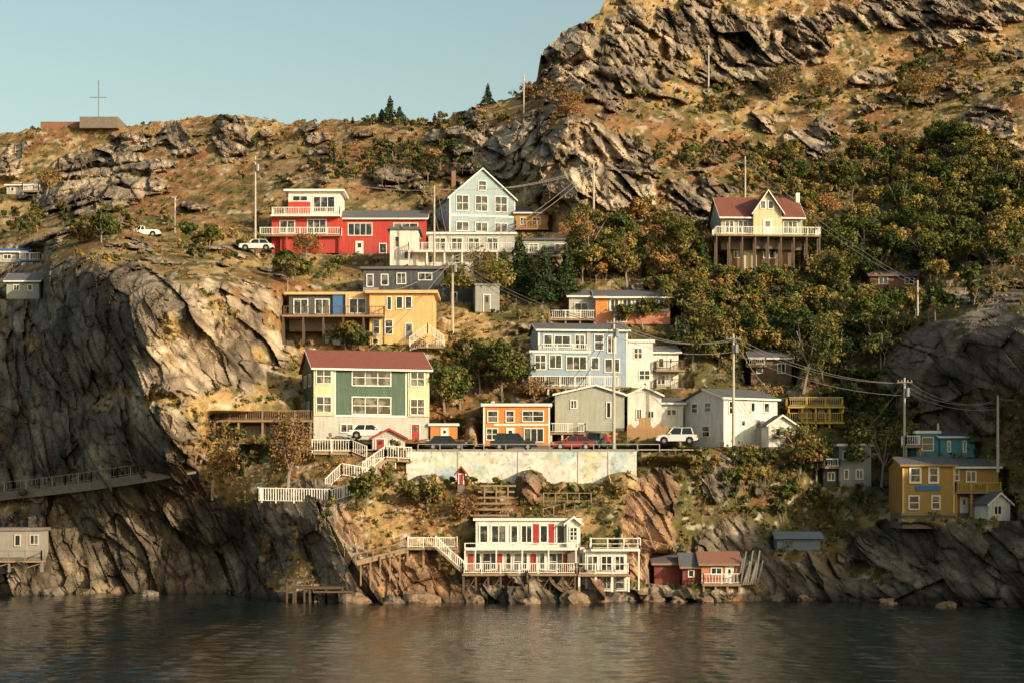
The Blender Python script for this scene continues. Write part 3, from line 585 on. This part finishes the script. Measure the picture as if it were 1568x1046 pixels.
# ------------------------------------------------ foliage
PAL={'green':[(.055,.078,.022),(.075,.095,.026),(.095,.105,.032)],'olive':[(.12,.115,.036),(.155,.138,.045),(.09,.093,.032)],
 'rust':[(.27,.14,.055),(.21,.13,.055),(.29,.18,.07)],'gold':[(.29,.21,.065),(.24,.18,.06),(.2,.17,.06)],'dark':[(.035,.052,.022),(.045,.058,.023)],'bare':[(.26,.18,.13),(.21,.14,.10)]}
LS=.172
class FG:
    def __init__(s): s.V=[];s.C=[];s.T=[];s.TQ=[];s.nt=0
    def leafs(s,P_,N_,size,C_):
        n=len(P_); r=rng.normal(size=(n,3)); a=np.cross(N_,r); a/=np.linalg.norm(a,axis=1,keepdims=True)+1e-9; b_=np.cross(N_,a); b_/=np.linalg.norm(b_,axis=1,keepdims=True)+1e-9
        sz=(size*rng.uniform(.55,1.4,n))[:,None]
        s.V.append(np.stack([P_-a*sz,P_-b_*sz*.6,P_+a*sz,P_+b_*sz*.6],1).reshape(-1,3)); s.C.append(np.repeat(C_,4,0))
    def crown(s,c,rx,rz,n,size,pal):
        pl=PAL[pal]; base=np.array(pl[rng.integers(len(pl))]); K=max(4,int(n/45))
        d=rng.normal(size=(K,3)); d/=np.linalg.norm(d,axis=1,keepdims=True); d=d*(rng.uniform(.15,1,(K,1))**.6)*.8
        d[:,2]=np.where(d[:,2]<-.5,-.5,d[:,2])
        br=rng.uniform(.2,.4,K); bl=rng.uniform(.6,1.4,K); k_=rng.integers(0,K,n)
        u=rng.normal(size=(n,3));u/=np.linalg.norm(u,axis=1,keepdims=True)
        q=d[k_]+u*(br[k_]*rng.uniform(.3,1.15,n)**.5)[:,None]
        P_=np.array(c)+q*np.array([rx,rx,rz]); N_=u*1.1+rng.normal(size=(n,3))*.5+np.array([0,0,.25])
        alt=np.array(PAL[random.choice(['gold','green','olive','rust',pal,pal])][0]); cc=base+(alt-base)*rng.uniform(0,1,(K,1))**2; C_=cc[k_]*(bl[k_]*rng.uniform(.82,1.18,n))[:,None]
        s.leafs(P_,N_,size,C_)
    def cone(s,b_,R_,h_,n,size):
        f=1-np.sqrt(rng.uniform(0,1,n)); an=rng.uniform(0,2*np.pi,n); nl=8; li=np.minimum((f*nl).astype(int),nl-1); lay=li/nl
        tab=rng.uniform(.35,1.1,(nl,9)); lobes=tab[li,(an/(2*np.pi)*9).astype(int)%9]; ff=f-lay; r=R_*(1.05-f)*lobes*rng.uniform(.3,1,n)**.5*(1.2-ff*3.)
        z=h_*(.06+.94*f)-r*.22; lean=rng.normal(size=2)*.03*h_
        P_=np.array(b_)+np.stack([r*np.cos(an)+lean[0]*f,r*np.sin(an)+lean[1]*f,z],1)
        N_=np.stack([np.cos(an)*.4,np.sin(an)*.4,np.full(n,.8)],1)+rng.normal(size=(n,3))*.45
        base=np.array(PAL['dark'][0]); C_=base*rng.uniform(.7,1.9,n)[:,None]*np.array([1,1.05,1.])
        s.leafs(P_,N_,size,C_)
    def limb(s,p0,p1,r0,r1,k_=5):
        p0=np.array(p0,float);p1=np.array(p1,float);d=p1-p0;d/=np.linalg.norm(d)+1e-9;a=np.cross(d,[.3,.9,.1]);a/=np.linalg.norm(a)+1e-9;b_=np.cross(d,a)
        an=np.arange(k_)*2*np.pi/k_; ring=np.cos(an)[:,None]*a+np.sin(an)[:,None]*b_
        s.T.append(np.concatenate([p0+ring*r0,p1+ring*r1])); i=np.arange(k_); s.TQ.append(np.stack([i,(i+1)%k_,k_+(i+1)%k_,k_+i],1)+s.nt); s.nt+=2*k_
    def tree(s,b_,h_,w_,kind,pal,dens=1.):
        b_=np.array(b_,float); 
        if kind=='c':
            s.limb(b_-[0,0,.4],b_+[0,0,h_*.97],.02*h_+.03,.02); s.cone(b_,w_*.55,h_,int(100*dens*h_*w_)+120,.16)
            for i in range(14):
                f=i/14; an=i*2.4; s.limb(b_+[0,0,h_*(.1+.85*f)],b_+[math.cos(an)*w_*.42*(1-f),math.sin(an)*w_*.42*(1-f),h_*(.06+.85*f)],.03,.01,3)
            return
        th=h_*.35; lean=rng.normal(size=2)*.05*h_; top=b_+[lean[0],lean[1],th]
        s.limb(b_-[0,0,.4],top,.026*h_,.018*h_)
        nb=5 if kind=='d' else 11
        for i in range(nb):
            an=i*2.4+rng.uniform(-.4,.4); e=top+[math.cos(an)*w_*.3*rng.uniform(.5,1.1),math.sin(an)*w_*.3*rng.uniform(.5,1.1),h_*rng.uniform(.2,.5)]
            s.limb(top-[0,0,th*.3*rng.uniform(0,1)],e,.013*h_,.006*h_,4)
            for j in range(2 if kind=='d' else 5):
                e2=e+rng.normal(size=3)*[.1*w_,.1*w_,.05*h_]+[0,0,.12*h_]; s.limb(e-(e-top)*rng.uniform(0,.5),e2,.007*h_,.003*h_,3)
        n_=int(dens*(150*h_*w_ if kind=='d' else 45*h_*w_)); n_=max(100,min(n_,3600))
        cx_=b_+[lean[0],lean[1],h_*.62]
        if kind=='d' and w_>2.2:
            for j in range(3):
                o_=rng.normal(size=3)*[w_*.22,w_*.22,h_*.13]; s.crown(cx_+o_,w_*.38,h_*.30,n_//3,LS,pal)
        else: s.crown(cx_,w_*.55,h_*.45,n_,LS if kind=='d' else .14,pal)
    def build(s,name):
        V=np.concatenate(s.V) ; nl=len(V)//4; Q=np.arange(nl*4).reshape(-1,4); C_=np.concatenate(s.C); mi=np.ones(nl,int)
        if s.T:
            T=np.concatenate(s.T); TQ=np.concatenate(s.TQ)+len(V); V=np.concatenate([V,T]); Q=np.concatenate([Q,TQ]); C_=np.concatenate([C_,np.tile([.12,.09,.07],(len(T),1))]); mi=np.r_[mi,np.zeros(len(TQ),int)]
        return obj(name,npmesh(name,V,Q,['polewood','foliage'],midx=mi,col=C_))
TR=[('conifer_tree','c','dark',[(800,452,100,66),(832,462,88,60),(868,455,80,55),(747,160,34,22),(596,186,40,30),(612,186,24,26),(585,186,20,20),(1088,505,70,40),(1262,330,45,30),(1035,545,60,40),(1320,430,60,40),(770,420,40,36),(1390,420,60,40),(1180,480,50,40),(1450,360,55,36),(1075,420,60,40)]),
('deciduous_tree','d','olive',[(905,418,105,80),(960,440,80,70),(1030,428,90,70),(1060,500,90,80),(1120,568,60,60),(1100,560,80,60),(1230,598,110,80),(1285,640,50,60),(1275,470,80,80),(735,470,75,90),(440,442,50,60),(560,782,60,60),(1350,740,100,90),(1225,720,80,90),(985,500,50,60),(1250,740,70,60),(655,782,56,60),(1060,560,70,60)]),
('green_tree','d','green',[(682,650,105,80),(770,612,95,105),(735,600,70,70),(705,625,70,60),(530,535,50,60),(1300,420,70,70),(450,430,50,50),(320,380,40,50),(155,372,50,70),(1470,300,70,70),(1290,640,60,60),(1130,480,60,80),(1330,520,80,80),(1030,480,60,70),(1380,350,80,80),(1430,420,70,80),(1180,560,70,60)]),
('autumn_tree','b','rust',[(440,752,115,75),(325,760,110,80),(710,806,52,56),(1410,160,50,60),(1275,150,50,50),(1190,160,60,50),(470,400,45,50),(1000,395,50,50),(1265,345,50,60),(1170,625,40,60),(70,300,45,40),(1500,790,50,50),(665,255,30,30),(740,450,70,50),(870,190,50,60),(820,615,40,60)])]
for nm,kd,pal,lst in TR:
    for x,y,hp,wp in lst:
        Dt,_,s_=look(x,y); Dt-=.3; kk=Dt/F; g=FG(); g.tree(W(x,y,Dt),hp*kk,wp*kk,kd,pal,1.1 if kd!='b' else 1.9); g.build(nm)
def cap(x,y,Dt,h_):
    kk=Dt/F
    for x0,x1,yb,Dh in PROT:
        if x0-8<x<x1+8 and Dt<Dh+.5 and y>yb-6: h_=min(h_,(y-yb+4)*kk)
    return h_
g=FG()
MS=[(1380,270,190,60,95,2.,5.,'green olive green gold'),(1480,330,100,100,90,2.2,5.6,'green olive green gold'),(1290,390,130,55,76,2.2,5.4,'green olive green gold'),(1150,500,110,60,70,2.2,5,'olive green green gold'),(960,400,110,45,50,2,4.8,'olive gold green rust'),(1260,520,130,70,76,2.4,5.4,'green olive green dark gold'),(1400,470,140,40,56,1.6,4.2,'green olive gold rust'),(1060,430,60,60,40,2,4.6,'olive green rust'),(1180,430,60,30,20,2,4,'green olive'),(1200,290,80,30,24,1.5,3.6,'green olive gold'),
(120,345,150,22,40,1.2,3.,'green olive'),(350,385,90,20,24,1.,2.6,'green olive gold'),(600,255,130,26,90,.8,2.8,'dark green olive green'),(700,200,100,20,38,.8,2.,'olive bare dark'),(480,420,60,14,14,1,2.2,'green gold'),(720,570,60,34,30,1.2,3.,'green olive rust'),(620,720,60,30,14,.6,1.6,'green rust olive'),(700,760,70,30,28,.6,1.7,'green rust gold'),(1130,725,110,30,50,.8,2.4,'olive gold green'),(880,757,60,8,16,.4,1.1,'green olive'),(860,150,60,14,26,1.,2.4,'rust bare'),(1150,170,200,30,44,1,2.8,'rust olive bare green'),(1450,130,120,50,60,1.,3.4,'rust olive gold green'),(1320,640,70,50,34,1.4,3.8,'green olive'),(350,700,60,30,22,.8,2.,'olive rust dark'),(470,780,60,40,18,.5,1.6,'olive gold rust'),(1080,250,120,30,46,1,3.2,'olive gold rust green'),(820,600,40,16,16,1,2.2,'rust gold rust'),(790,475,40,20,10,.8,1.8,'gold olive'),(560,500,60,14,12,.8,1.6,'dark olive'),(1200,760,120,40,34,.8,2.2,'olive green'),(1540,440,60,30,24,1,3,'rust gold olive'),(200,395,80,14,16,.5,1.4,'olive gold'),(650,600,40,30,10,1,2.4,'green rust'),(640,192,120,5,34,.5,1.8,'olive bare dark green'),(820,150,50,10,14,.6,1.8,'bare olive rust'),(300,192,120,5,14,.3,.8,'olive rust'),(430,250,150,40,36,.6,1.8,'olive green rust'),(440,690,40,30,10,1,2,'olive green')]
for cx,cy,rx,ry,n_,h0,h1,ps in MS:
    ps=ps.split()
    for i in range(n_):
        a=random.uniform(0,6.283);r=math.sqrt(random.random());x=cx+rx*r*math.cos(a);y=cy+ry*r*math.sin(a)
        Dt,rk,s_=look(x,y)
        if y<s_+1 or (rk>.6 and random.random()<.75): continue
        hh_=cap(x,y,Dt,random.uniform(h0,h1)); ps_=random.choice(ps)
        if hh_<.35: continue
        if ps_=='dark' and random.random()<.5: g.tree(W(x,y,Dt-.2),hh_*1.2,hh_*.75,'c','dark',.6)
        else: g.tree(W(x,y,Dt-.2),hh_,hh_*random.uniform(.8,1.2),'d' if ps_!='bare' else 'b',ps_,.68)
g.build('hillside_trees')
g=FG(); cnt=0
for i in range(15500):
    x=random.uniform(-60,1630);y=random.uniform(-20,900); Dt,rk,s_=look(x,y)
    if y<s_+1 or rk>.45 or random.random()>.64: continue
    v=vnoise(np.array([x/60]),np.array([y/35]),np.array([0.]),900)[0]+random.uniform(-.25,.25)
    ps_='rust' if v>.66 else 'gold' if v>.5 else 'olive' if v>.29 else 'green'
    if y>300 and x>760 and ps_ in('rust','gold') and random.random()<.5: ps_='olive' if random.random()<.5 else 'green'
    rr=random.uniform(.2,.75)*(1+.4*(x>1100)); g.crown(W(x,y,Dt-.1)+Vector((0,0,rr*.4)),rr,rr*.75,int(22+30*rr),.125,ps_); cnt+=1
g.build('hillside_shrubs')
# ------------------------------------------------ water
wx=np.linspace(-76,76,600);wy=np.linspace(84,206,460);WX,WY=np.meshgrid(wx,wy);wz=np.zeros_like(WX)
r2=np.random.default_rng(3)
for i in range(34):
    lam=r2.uniform(.7,3.4);th=r2.normal(1.25,.5);am=.0029*lam**.85;ph=r2.uniform(0,6.28);kk=2*np.pi/lam
    wz+=am*np.sin(kk*(WX*math.cos(th)+WY*math.sin(th))+ph+1.5*np.sin(WX*.05*i+ph))
wz*=.25+1.5*fbm(WX/18,WY/30,WX*0,3,400)
idx=np.arange(wz.size).reshape(wz.shape);Q=np.stack([idx[:-1,:-1],idx[:-1,1:],idx[1:,1:],idx[1:,:-1]],-1).reshape(-1,4)
V=np.stack([WX,WY,wz],-1).reshape(-1,3); b0=len(V)
R4=4000.
outer=np.array([(-R4,-R4,-.2),(R4,-R4,-.2),(R4,R4,-.2),(-R4,R4,-.2)])
obj('harbour_water',npmesh('harbour_water',np.concatenate([V,outer]),np.concatenate([Q,[[b0,b0+1,b0+2,b0+3]]]),['water'],smooth=True))
for (x,y,sz) in [(635,912,1.6),(655,915,1.2),(880,915,1.5),(905,905,1.8),(930,912,1.4),(1000,908,1.),(1040,912,.8),(1080,915,.9),(1150,912,.9),(1190,914,1.),(1230,915,.8),(730,915,1.),(80,910,1.2),(180,905,1.),(230,912,.9),(540,915,1.3),(600,918,1.1),(480,918,.9),(810,915,1.),(1360,925,.8),(1450,930,.9),(960,914,1.)]:
    D_=28800/(y-765.)*1.0; D_=min(D_,look(x,y)[0]); bmm=bmesh.new(); bmesh.ops.create_icosphere(bmm,subdivisions=3,radius=sz)
    a=np.array([v.co[:] for v in bmm.verts]); o_=random.uniform(0,99); f_,_=facet(a[:,0]/sz*1.1+o_,a[:,1]/sz*1.1,a[:,2]/sz*1.1,600)
    a=a*(1+.32*f_)[:,None]*np.array([1.2,1,.75])
    for v,q in zip(bmm.verts,a): v.co=q
    me=bpy.data.meshes.new('shore_boulder'); bmm.to_mesh(me); bmm.free(); me.materials.append(MATS['terrain']); at=me.color_attributes.new('Col','FLOAT_COLOR','POINT')
    c4=random.choice([(.22,.15,.10,1),(.18,.15,.12,1),(.26,.18,.12,1)])
    for d_ in at.data: d_.color=c4
    obj('shore_boulder',me,loc=((x-CX)/F*D_,D_,-.1),rotz=random.uniform(0,6))
# ------------------------------------------------ cliff path
h=H('cliff_path',0,752,1); pts=[]
for x,y in ((-60,758),(-20,755),(20,750),(60,746),(100,741),(140,736),(180,730),(220,724),(260,717),(300,710)):
    Dt=min(look(x,y)[0],look(x,y+4)[0],look(x+8,y)[0]); pts.append([x,y,Dt-.4])
for _ in range(2):
    ds=[p[2] for p in pts]
    for i in range(1,len(pts)-1): pts[i][2]=(ds[i-1]+2*ds[i]+ds[i+1])/4
pts=[W(*p) for p in pts]
for i in range(len(pts)-1):
    a,b_=pts[i],pts[i+1]; h.rail(a,b_,h=1.,mat='woodgrey',sp=.6,post=1.8,bal=.03)
    h.poly('path_wall','stone',[a+Vector((0,.1,-1.)),b_+Vector((0,.1,-1.)),b_,a,a+Vector((0,2,0)),b_+Vector((0,2,0))],[(0,1,2,3),(3,2,5,4)])
h.done(loc=(0,0,0))
# ------------------------------------------------ utility poles, wires
tops={}
for key,x,t_,b_,D_ in (('a',391,240,395,252),('b',268,303,372,262),('c',693,392,500,228),('d',665,285,402,246),('e',802,113,180,300),('f',1085,70,145,314),('g',1141,240,332,260),('h',940,488,700,203),('i',1123,512,690,203),('j',1385,578,690,198),('k',1528,605,700,192),('l',909,250,310,258),('m',1405,430,480,228)):
    h=H('utility_pole',x,b_,D_); z=h.Z(t_); w0=.38 if key in 'hic' else .32
    h.beam('pole','polepale',(0,0,-1.5),(0,0,z),w0,w0*.65,8)
    if key in 'achij':
        h.beam('crossarm','polewood',(-.8,-.15,z-.5),(.8,-.15,z-.5),.1)
        for u_ in (-.7,-.3,.3,.7): h.beam('insulators','metalgrey',(u_,-.15,z-.44),(u_,-.15,z-.25),.08)
        h.beam('transformer','metalgrey',(.32,-.2,z-2.),(.32,-.2,z-1.1),.42,n=8)
    h.done(); tops[key]=W(x,t_,D_)+Vector((0,0,-.4))
h=H('power_lines',0,0,1)
def wire(p,q,sag=1.,r=.05):
    n_=14
    for i in range(n_):
        f=lambda t_:p.lerp(q,t_)-Vector((0,0,sag*4*t_*(1-t_)))
        h.beam('wires','wire',f(i/n_),f((i+1)/n_),r)
for a,b_ in ('ad','dc','ch','hi','ij','jk','dl','ab','lg','gm','cl'):
    for o_ in (-.5,.4): wire(tops[a]+Vector((o_,0,0)),tops[b_]+Vector((o_,0,-.2)),1.2)
wire(tops['i']+Vector((0,0,-1.5)),tops['j']+Vector((0,0,-1.5)),1.);wire(tops['j']+Vector((0,0,-1)),tops['k']+Vector((0,0,-1)),.8);wire(tops['h']+Vector((0,0,-1.5)),tops['i']+Vector((0,0,-1.5)),.9)
wire(tops['k'],tops['k']+Vector((25,-8,1)),1); wire(tops['c'],W(600,445,224),.6);wire(tops['i'],W(1180,600,206),.5);wire(tops['h'],W(880,600,209),.5);wire(tops['a'],W(440,330,262),.5);wire(tops['c'],W(850,500,218),.6);wire(tops['c'],W(560,540,210),.6);wire(tops['h'],W(840,622,206),.4);wire(tops['j'],W(1300,684,203),.4)
h.done(loc=(0,0,0))
# ------------------------------------------------ cars
def car(name,px,D_,z,paintm,suv=False,flip=False,rot=0,pickup=False,Lh=2.25):
    h=H(name,px,0,D_); Wd=.88; top=1.72 if suv else 1.45; bl=1.02 if suv else .93
    prof=[(-Lh,.38),(-Lh,.62),(-Lh+.08,.86),(-Lh*.72,bl-.02),(-Lh*.4,bl),(Lh*.8,bl),(Lh-.05,bl-.05),(Lh,.7),(Lh-.03,.4),(Lh*.78,.3),(-Lh*.8,.3)]
    if pickup: prof[5]=(Lh*.8,.98)
    def tr(x): return -x if flip else x
    h.ext('body',paintm,[(tr(x),z_) for x,z_ in prof],-Wd,Wd)
    xb0,xb1=(-Lh*.45,Lh*.78) if not pickup else (-Lh*.35,Lh*.18); xt0,xt1=xb0+.55,xb1-(.22 if suv else .5)
    if pickup: xt1=xb1-.1
    b_=[(xb0,-Wd+.03,bl),(xb1,-Wd+.03,bl),(xb1,Wd-.03,bl),(xb0,Wd-.03,bl)];t_=[(xt0,-Wd+.2,top),(xt1,-Wd+.2,top),(xt1,Wd-.2,top),(xt0,Wd-.2,top)]
    h.poly('windows','carglass',[(tr(x),y,z_) for x,y,z_ in b_+t_],BOXF)
    h.bm('roof',paintm,min(tr(xt0-.03),tr(xt1+.03)),max(tr(xt0-.03),tr(xt1+.03)),-Wd+.17,Wd-.17,top,top+.05)
    for s_ in (-1,1):
        for xa,xc in ((xb0,xt0),(xb1,xt1),((xb0+xb1)/2+.1,(xt0+xt1)/2)): h.beam('pillars',paintm,(tr(xa),s_*(Wd-.02),bl),(tr(xc),s_*(Wd-.19),top),.09)
        for wx_ in (-Lh*.62,Lh*.6):
            h.beam('wheel_arches','tyre',(tr(wx_),s_*(Wd-.1),.38),(tr(wx_),s_*(Wd+.006),.38),.86,n=16)
            h.beam('wheels','tyre',(tr(wx_),s_*(Wd-.22),.33),(tr(wx_),s_*(Wd+.03),.33),.66,n=16); h.beam('hubs','metalgrey',(tr(wx_),s_*(Wd),.33),(tr(wx_),s_*(Wd+.045),.33),.38,n=12)
        h.bm('mirrors',paintm,*sorted((tr(xb0+.25),tr(xb0+.4))),*sorted((s_*Wd,s_*(Wd+.18))),bl+.02,bl+.17)
        h.bm('headlights','metalgrey',*sorted((tr(-Lh-.02),tr(-Lh+.2))),*sorted((s_*(Wd-.35),s_*(Wd+.01))),.66,.8)
        h.bm('tail_lights','door_red',*sorted((tr(Lh-.12),tr(Lh+.02))),*sorted((s_*(Wd-.25),s_*(Wd+.01))),.7,.9)
    h.bm('bumper','tyre',-Lh-.04,Lh+.04,-Wd+.06,Wd-.06,.32,.45); h.rot=rot
    h.done(loc=((px-CX)/F*D_,D_,z))
car('parked_car',683,201,zroad(201),'car_black',flip=True); car('parked_suv',786,201,zroad(201),'car_black',True,True,Lh=2.5); car('parked_car',876,201.3,zroad(201.3),'car_red',rot=.1)
car('parked_suv',1037,204,16.05,'car_white',True,rot=-.12); car('parked_car',566,202,zroad(202)+1.2,'car_white',flip=True)
zz=W(217,364,259); car('pickup_truck',217,259,zz.z,'car_white',pickup=True,rot=.1,Lh=2.6); zz=W(393,385,250);car('parked_car',393,250,zz.z,'car_white')
car('parked_suv',912,205,zroad(205),'car_grey',True,rot=1.2)
# ------------------------------------------------ person
me=bpy.data.meshes.new('pedestrian')
J=[(0,0,.95),(0,0,1.2),(0,0,1.42),(0,0,1.52),(0,-.02,1.63),(0,-.01,1.72),(.19,0,1.4),(.25,.03,1.14),(.24,-.08,.92),(-.19,0,1.4),(-.25,-.03,1.14),(-.24,-.12,.92),(.1,0,.88),(.11,-.08,.5),(.11,.02,.08),(.11,-.14,.04),(-.1,0,.88),(-.11,.04,.5),(-.11,.16,.1),(-.11,.02,.04)]
E=[(0,1),(1,2),(2,3),(3,4),(4,5),(2,6),(6,7),(7,8),(2,9),(9,10),(10,11),(0,12),(12,13),(13,14),(14,15),(0,16),(16,17),(17,18),(18,19)]
Rr=[.15,.14,.15,.06,.1,.08,.08,.055,.04,.08,.055,.04,.1,.07,.05,.04,.1,.07,.05,.04]
for hi,sg in ((8,1),(11,-1)):
    for k_ in range(5):
        b0=J[hi]; J.append((b0[0]+(k_-2)*.012*sg,b0[1]-.02-.02*(k_==0),b0[2]-.1-.02*(k_==2)+.04*(k_==0))); E.append((hi,len(J)-1)); Rr.append(.011)
me.from_pydata(J,E,[]); ob=obj('pedestrian_tmp',me); md=ob.modifiers.new('s','SKIN')
for v,r_ in zip(me.skin_vertices[0].data,Rr): v.radius=(r_,r_*.85)
me.skin_vertices[0].data[0].use_root=True
sb=ob.modifiers.new('b','SUBSURF'); sb.levels=1; dg=bpy.context.evaluated_depsgraph_get(); me2=bpy.data.meshes.new_from_object(ob.evaluated_get(dg)); bpy.data.objects.remove(ob)
me2.materials.clear()
for x in ('skin','jacket','trousers','car_black'): me2.materials.append(MATS[x])
for p in me2.polygons:
    c=p.center; p.material_index=0 if c.z>1.5 or (abs(c.x)>.18 and c.z<.95) else 1 if c.z>.9 else 2
    if c.z>1.68 or (c.z>1.56 and c.y>.03) or c.z<.07: p.material_index=3
D_=203; obj('pedestrian',me2,loc=((931-CX)/F*D_,D_,zroad(203)))
# ------------------------------------------------ light, sky, camera
sd=Vector((.75,-.6,.33)).normalized(); el=math.asin(sd.z); az=math.atan2(sd.x,sd.y)
w=bpy.data.worlds.new('World'); scene.world=w; w.use_nodes=True; nt=w.node_tree; bg=nt.nodes['Background']
st=nt.nodes.new('ShaderNodeTexSky'); st.sky_type='NISHITA'; st.sun_disc=False; st.sun_elevation=el; st.sun_rotation=az; st.air_density=1.; st.dust_density=2.5; st.ozone_density=1.
L(nt,mixc(nt,1.,st.outputs[0],(1.6,1.5,1.14),'MULTIPLY'),bg.inputs[0]); bg.inputs[1].default_value=.13
sl=bpy.data.lights.new('sun','SUN'); sl.energy=5; sl.angle=math.radians(.5); sl.color=(1,.83,.6); so=obj('sun',sl); so.rotation_euler=sd.to_track_quat('Z','Y').to_euler()
cam=bpy.data.cameras.new('camera'); co=obj('camera',cam); co.location=(0,0,CH); co.rotation_euler=(math.radians(90),0,0)
cam.sensor_width=36; cam.lens=F/1568*36; cam.shift_y=(HY-523)/1568; cam.clip_end=9000; cam.clip_start=1
scene.camera=co
scene.view_settings.view_transform='Standard'; scene.view_settings.look='None'; scene.view_settings.exposure=0
